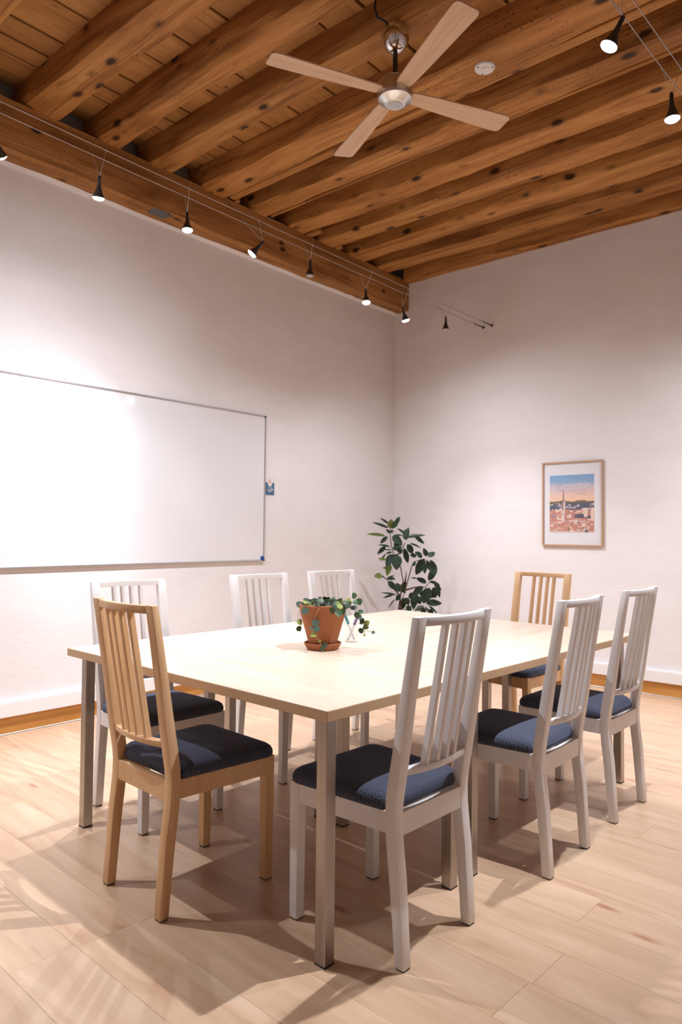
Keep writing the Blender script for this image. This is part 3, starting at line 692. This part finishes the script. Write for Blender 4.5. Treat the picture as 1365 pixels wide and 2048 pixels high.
flat(q, [(.315,.27),(.321,.27),(.335,.46),(.30,.46)], 16, 0); flat(q, [(.29,.44),(.305,.44),(.305,.60),(.29,.60)], 16, 0)
flat(q, [(.29,.46),(.325,.46),(.325,.62),(.30,.62)], 17, 0); flat(q, [(.325,.46),(.36,.46),(.36,.62),(.325,.62)], 17, 1)
flat(q, [(.27,.62),(.35,.62),(.345,.81),(.27,.81)], 17, 1); flat(q, [(.30,.67),(.315,.67),(.315,.72),(.30,.72)], 18, 0)
q.build('printed_spire', [pc('spire_dark',(.30,.19,.19)), pc('spire_light',(.68,.52,.46))], prt)
q = MB()
for u, v, s in ((.58,.275,.03),(.64,.33,.016),(.70,.322,.018),(.75,.33,.013),(.79,.325,.022)):
    flat(q, [(u,v),(u+s*.5,v-.008),(u+s,v),(u+s*.5,v+.010)], 16)
q.build('printed_birds', pc('bird',(.22,.15,.17)), prt)
# title lettering, drawn as thin strokes
LET = {'B': ([[(0,0),(0,1)],[(0,1),(.45,1),(.6,.9),(.6,.68),(.45,.56),(0,.56)],[(.45,.56),(.68,.45),(.68,.14),(.5,0),(0,0)]], .80),
 'O': ([[(.5+.5*math.cos(a*math.pi/9),.5+.5*math.sin(a*math.pi/9)) for a in range(19)]], 1.15),
 'R': ([[(0,0),(0,1)],[(0,1),(.45,1),(.62,.88),(.62,.62),(.45,.5),(0,.5)],[(.35,.5),(.66,0)]], .80),
 'D': ([[(0,0),(0,1),(.35,1),(.62,.85),(.72,.5),(.62,.15),(.35,0),(0,0)]], .92),
 'E': ([[(.55,1),(0,1),(0,0),(.55,0)],[(0,.52),(.45,.52)]], .72),
 'A': ([[(0,0),(.0,.8),(.12,1),(.5,1),(.62,.8),(.62,0)],[(0,.4),(.62,.4)]], .82),
 'U': ([[(0,1),(0,.2),(.15,0),(.45,0),(.6,.2),(.6,1)]], .80),
 'X': ([[(0,0),(.6,1)],[(0,1),(.6,0)]], .62)}
q = MB(); tot = sum(LET[c][1] for c in 'BORDEAUX'); U0, U1, V0, V1 = .115, .905, .268, .165
sc = (U1-U0)/tot; u = U0
for ch in 'BORDEAUX':
    for st in LET[ch][0]:
        for (a, c), (d, e) in zip(st, st[1:]):
            x0, z0 = P2(u+a*sc, V0+(V1-V0)*c); x1, z1 = P2(u+d*sc, V0+(V1-V0)*e)
            L = math.hypot(x1-x0, z1-z0) or 1e-6; ux, uz = (x1-x0)/L, (z1-z0)/L; h = .0024
            nx, nz_ = -uz*h, ux*h; x0 -= ux*h*.6; z0 -= uz*h*.6; x1 += ux*h*.6; z1 += uz*h*.6
            y0, y1 = -.0100, -.0138
            q.hexa([(x0-nx,y0,z0-nz_),(x1-nx,y0,z1-nz_),(x1+nx,y0,z1+nz_),(x0+nx,y0,z0+nz_),(x0-nx,y1,z0-nz_),(x1-nx,y1,z1-nz_),(x1+nx,y1,z1+nz_),(x0+nx,y1,z0+nz_)])
    u += LET[ch][1]*sc
q.build('title_lettering', plain('print_lettering', (.80,.76,.76), .6), prt)
q = MB(); q.box(fw-.001,PWd-fw+.001,-.0175,-.0160,fw-.001,PHt-fw+.001); q.build('glass_pane', MT['pane'], pic)

# ------------------------------------------------------------------ leaves
def leaf_mesh(name, m, kind='long'):
    """unit leaf along +x, width 1 across y, folded along the midrib"""
    n = 8; q = MB(); vs = []; fs = []
    for i in range(n+1):
        t = i/n
        if kind == 'long': wv = .5*math.sin(math.pi*min(1, t**.80))**.75 if 0 < t < 1 else .012
        else: wv = .5*math.sin(math.pi*t**.72)**.6 if 0 < t < 1 else .02
        z = -.10*(t-.25)**2; ed = .11*wv
        for s in (-1, -.5, 0, .5, 1): vs.append((t, wv*s, z + ed*abs(s)))
    for i in range(n):
        for k in range(4): fs.append((i*5+k, (i+1)*5+k, (i+1)*5+k+1, i*5+k+1))
    q.add(vs, fs); return q.mesh(name, m, smooth=True)
def place_leaf(me, base, tip, width, facing, parent, origin, roll=0.):
    d = tip-base; L = d.length; x = d.normalized()
    f = facing - x*facing.dot(x)
    if f.length < 1e-4: f = Vector((0,0,1))
    z = Matrix.Rotation(roll, 3, x) @ f.normalized(); y = z.cross(x)
    m = Matrix(((x.x*L, y.x*width, z.x*L, 0),(x.y*L, y.y*width, z.y*L, 0),(x.z*L, y.z*width, z.z*L, 0),(0,0,0,1)))
    m.translation = base - origin
    return link('leaf', me, parent, mat=m)

# tall shrub in the corner; layout read off the photograph at the shrub's own distance
base0 = Vector((.47, -.52, 0))
DP = (Vector((.47,-.52,.9))-CAM).dot(FW)
shrub = tag(empty('potted_shrub', base0), 'tall dark green shrub with drooping oval leaves standing in the room corner', 'plant')
q = MB(); q.lathe([(.105,0),(.11,.01),(.145,.25),(.15,.255),(.15,.285),(.140,.285),(.136,.25),(.0001,.25)], 36); q.build('planter', MT['terracotta'], shrub, ang=.5)
q = MB(); q.lathe([(.1365,.245),(.1365,.256),(.0001,.262)], 30); q.build('soil', MT['soil'], shrub, smooth=True)
r6 = random.Random(4)
def CP(x, y, dd=0.): return at_depth(720 + x/7.583, 1020 + y/7.583, DP+dd)
STEMS = [[(590,1510,0),(625,1250,.02),(660,1080,.03),(620,870,.02),(520,690,0),(480,540,-.02),(460,380,-.02),(466,265,-.02)],
 [(625,1400,.0),(690,1220,-.05),(790,850,-.10),(830,780,-.11),(985,740,-.12)],[(690,1215,-.05),(850,1170,-.1),(1000,1170,-.15),(1060,1090,-.16)],
 [(690,1080,.03),(708,935,.05)],[(520,690,0),(620,660,-.04),(690,490,-.06)],[(610,1300,.02),(480,1150,.08),(405,1050,.10)],[(610,1480,0),(800,1560,-.08),(970,1450,-.14)],
 [(340,1000,.1),(405,1050,.1)],[(560,1295,.05),(610,1320,.02)]]
for st in STEMS:
    pts = [CP(*p)-base0 for p in st]
    if st is STEMS[0] or st is STEMS[1] or st is STEMS[6]:
        pts = [Vector((0,0,.25)), (Vector((0,0,.25))+pts[0])/2 + Vector((.01,.0,.0))] + pts
    n = len(pts); q = MB(); q.tube(pts, [.0085-.0055*i/(n-1) for i in range(n)], 7); q.build('stem', MT['stem_brown'], shrub, smooth=True)
LV = [(470,280,480,140,90,1),(480,280,610,130,70,0),(500,270,575,225,32,0),(440,275,190,180,35,0),(440,210,310,120,30,0),(540,160,620,100,28,0),(465,350,400,295,42,0),(465,350,505,300,42,0),
 (390,395,105,360,46,1),(420,400,310,510,52,0),(460,560,280,525,38,0),(395,555,265,670,58,0),(490,610,360,600,22,0),(490,640,395,660,32,0),(400,660,300,780,18,0),
 (500,400,655,378,42,0),(490,410,655,515,115,0),(510,520,660,520,62,0),(500,580,645,560,92,0),(560,600,655,640,80,0),
 (700,460,738,255,62,0),(700,455,690,285,80,0),(690,370,570,275,36,0),(720,420,1000,375,46,0),(740,405,930,380,62,0),(830,390,985,515,52,0),(760,510,940,575,38,0),(720,520,810,665,82,0),(680,590,732,812,72,0),(680,580,690,720,52,0),
 (500,670,400,860,98,0),(450,800,415,1000,78,1),(570,680,555,910,132,0),(400,750,280,738,38,1),(490,870,345,880,44,1),
 (340,1000,218,1000,74,1),(410,1040,545,1045,62,0),(400,1050,525,988,24,0),(430,1080,558,1215,74,0),
 (985,740,845,985,112,0),(975,790,990,968,68,0),(950,720,838,635,82,0),(860,700,760,680,54,0),(1020,700,968,578,62,0),(1040,715,1135,630,90,0),(1010,750,1050,920,32,0),(1040,770,1092,950,42,0),(1060,760,1168,870,44,0),(1080,790,1145,1000,112,0),(1145,930,1030,1065,112,0),(850,790,800,850,50,0),
 (1010,1110,860,1025,72,0),(870,1040,770,1025,20,0),(1050,1090,1232,1135,62,0),(1130,1130,1244,1222,62,0),(1150,1130,1222,1335,62,0),(1120,1170,1150,1340,102,0),(1060,1180,960,1420,132,0),(1010,1420,1252,1405,112,0),(960,1160,800,1290,84,0),(850,1240,810,1510,102,0),(760,1260,800,1340,92,0),(870,1310,925,1425,92,0),(1100,1240,1080,1340,80,0),(960,1240,925,1310,70,0),
 (560,1290,318,1250,26,0),(530,1275,348,1335,30,0),(610,1300,545,1375,60,0),(540,1350,430,1492,20,0),(610,1240,555,1105,92,0),(640,1250,695,1080,92,0),(665,1330,640,1520,82,0),(690,1330,745,1440,74,0),(980,1470,835,1515,84,0),(990,1470,1075,1575,32,0),(1050,1450,1182,1572,28,0),(970,1480,955,1590,66,0),(1060,1500,1115,1590,50,0),(730,1440,760,1560,70,0),(640,1180,700,1260,70,0)]
ldark = leaf_mesh('leaf', MT['leaf_dark']); lol = leaf_mesh('leaf', MT['leaf_olive'])
for (bx, by, tx, ty, wd, kd) in LV:
    d0 = r6.uniform(-.12,.10) - (.08 if bx > 800 else 0); d1 = d0 + r6.uniform(-.05,.05)
    bp_, tp_ = CP(bx,by,d0), CP(tx,ty,d1)
    k = wd*1.22/7.583*DP/FPX
    place_leaf(lol if kd else ldark, bp_, tp_, k, (CAM-bp_).normalized()*.9+Vector((0,0,.45)), shrub, base0, r6.uniform(-.35,.35))

# terracotta pot with trailing plant on the tables
pc0 = Vector((2.320, -3.578, .7402))
DQ = (pc0-CAM).dot(FW)
pot = tag(empty('potted_plant', pc0), 'terracotta pot with trailing round-leaved plant standing on the tables', 'plant')
q = MB(); q.lathe([(0.0621,0.0000),(0.0663,0.0021),(0.0781,0.0214),(0.0808,0.0257),(0.0803,0.0289),(0.0760,0.0289),(0.0685,0.0107),(0.0001,0.0086)], 44); q.build('saucer', MT['terracotta'], pot, ang=.6)
q = MB(); q.lathe([(0.0523,0.0093),(0.0567,0.0109),(0.0916,0.1352),(0.0943,0.1395),(0.1008,0.1809),(0.1025,0.1875),(0.0992,0.1908),(0.0937,0.1897),(0.0872,0.1635),(0.0001,0.1635)], 48); q.build('pot', MT['terracotta'], pot, ang=.6)
q = MB(); q.lathe([(0.0872,0.1584),(0.0872,0.1691),(0.0001,0.1766)], 36); q.build('soil', MT['soil'], pot, smooth=True)
def QP(x, y, dd=0.): return at_depth(580 + x/7.583, 1170 + y/7.583, DQ+dd)
LP = [(145,290,46,0,.0),(235,280,42,0,-.05),(230,390,58,0,-.095),(150,565,48,2,-.06),(140,665,42,3,-.06),(380,245,52,0,.0),(460,255,48,0,-.02),(540,220,42,3,.03),(520,300,60,0,-.07),(620,265,42,3,-.04),(710,260,48,1,-.05),(680,345,48,0,-.095),(740,420,58,1,-.105),(650,385,42,3,-.10),(790,280,45,2,-.03),(810,400,40,1,-.09),(900,280,40,3,-.03),(975,160,48,1,.03),(990,260,38,1,.0),(1045,252,48,1,.02),(960,350,34,0,.0),(1000,340,30,0,.0),(1080,410,38,1,.0),(1020,455,40,3,-.01),(1060,490,36,0,.0),(1100,540,40,3,.0),(1090,575,28,3,.0),(1170,580,45,2,.0),(1150,635,42,1,.0),(1085,690,40,3,.0),(1265,720,26,0,.0),(385,575,54,0,-.10),(400,665,54,0,-.10),(320,660,34,0,-.10),(360,755,40,2,-.10),(455,850,22,2,-.095),(530,915,34,0,-.088),(490,950,44,1,-.088),(500,985,24,1,-.086),(340,290,52,2,-.06),(270,310,38,2,-.06),(400,310,46,0,-.08),(590,215,30,0,.03),(850,320,42,0,-.05),(730,295,46,2,-.06),(310,250,34,1,.02),(590,300,42,0,-.08),(460,205,34,0,.05),(660,220,36,0,.05),(760,235,36,3,.05),(850,260,38,1,.03),(420,280,50,0,-.03),(560,260,50,1,.0),(1130,760,22,2,.0),(300,300,40,0,.02)]
for _ in range(26): LP.append((r6.uniform(190,930), r6.uniform(225,330), r6.uniform(34,48), r6.choice([0,0,1,1,3,2]), r6.uniform(-.09,.07)))
rl = [leaf_mesh('leaf', MT[n], 'round') for n in ('leaf_silver','leaf_mid','leaf_lime','leaf_deep')]
for (x, y, r, kd, dd) in LP:
    an = r6.uniform(0, 2*math.pi); ux, uy = math.cos(an)*r*1.2, math.sin(an)*r*.95
    bp_, tp_ = QP(x-ux, y-uy, dd), QP(x+ux, y+uy, dd + r6.uniform(-.018,.004))
    place_leaf(rl[kd], bp_, tp_, 2.2*r/7.583*DQ/FPX, (CAM-bp_).normalized()+Vector((0,0,r6.uniform(.1,.9))), pot, pc0, r6.uniform(-.4,.4))
for st in ([(300,300,-.05),(160,335,-.07),(135,420,-.06),(120,560,-.06),(95,545,-.06),(80,590,-.06)], [(470,320,-.085),(430,370,-.105),(370,530,-.105),(360,640,-.103),(380,770,-.10),(455,850,-.095),(490,930,-.10)], [(600,330,0),(850,310,.0),(960,340,.0),(1020,430,.0),(1080,540,.0),(1150,640,.0),(1180,695,.0),(1265,715,.0)],
           [(850,300,.0),(930,190,.02),(985,170,.03)], [(780,290,0),(800,210,0),(785,165,0)], [(1000,250,.02),(1045,190,.02),(1050,120,.02)], [(1150,640,0),(1130,730,0),(1125,790,0)]):
    pts = [QP(*p)-pc0 for p in st]; q = MB(); q.tube(pts, .0013, 6); q.build('trailing_stem', MT['stem_green'], pot, smooth=True)

# glass with two markers behind the pot
gpos = Vector((2.282, -3.344, .7402))
gl = tag(empty('drinking_glass', gpos), 'clear drinking glass holding two markers behind the terracotta pot', 'glass')
q = MB(); q.lathe([(.0001,.0),(.027,0),(.0285,.002),(.033,.098),(.0325,.0985),(.0320,.098),(.0275,.006),(.0001,.005)], 40); q.build('glass_body', MT['glass'], gl, smooth=True)
def marker(a, c, capm, label):
    a, c = Vector(a), Vector(c); t = tag(empty('marker_pen', gpos+a), label, 'marker'); d = c-a; L = d.length; u = d.normalized()
    q = MB(); q.tube([u*.0, u*(L*.62)], .0055, 14); q.build('barrel', MT['card_white'], t, ang=.6)
    q = MB(); q.tube([u*(L*.60), u*(L*.97), u*L], [.0068,.0066,.0050], 14); q.build('cap', capm, t, ang=.6)
    q = MB(); q.tube([u*-.003, u*.004], .0045, 12); q.build('end_plug', MT['black_plastic'], t)
rd, fd = Vector((RT.x,RT.y,0)).normalized(), Vector((FW.x,FW.y,0)).normalized()
def G(r, f, z): return rd*r + fd*f + Vector((0,0,z))
marker(G(.012,.008,.014), G(-.031,.004,.125), MT['teal'], 'marker pen with teal cap leaning in the glass')
marker(G(-.014,-.008,.014), G(.030,-.004,.122), MT['purple'], 'marker pen with dull purple cap leaning in the glass')
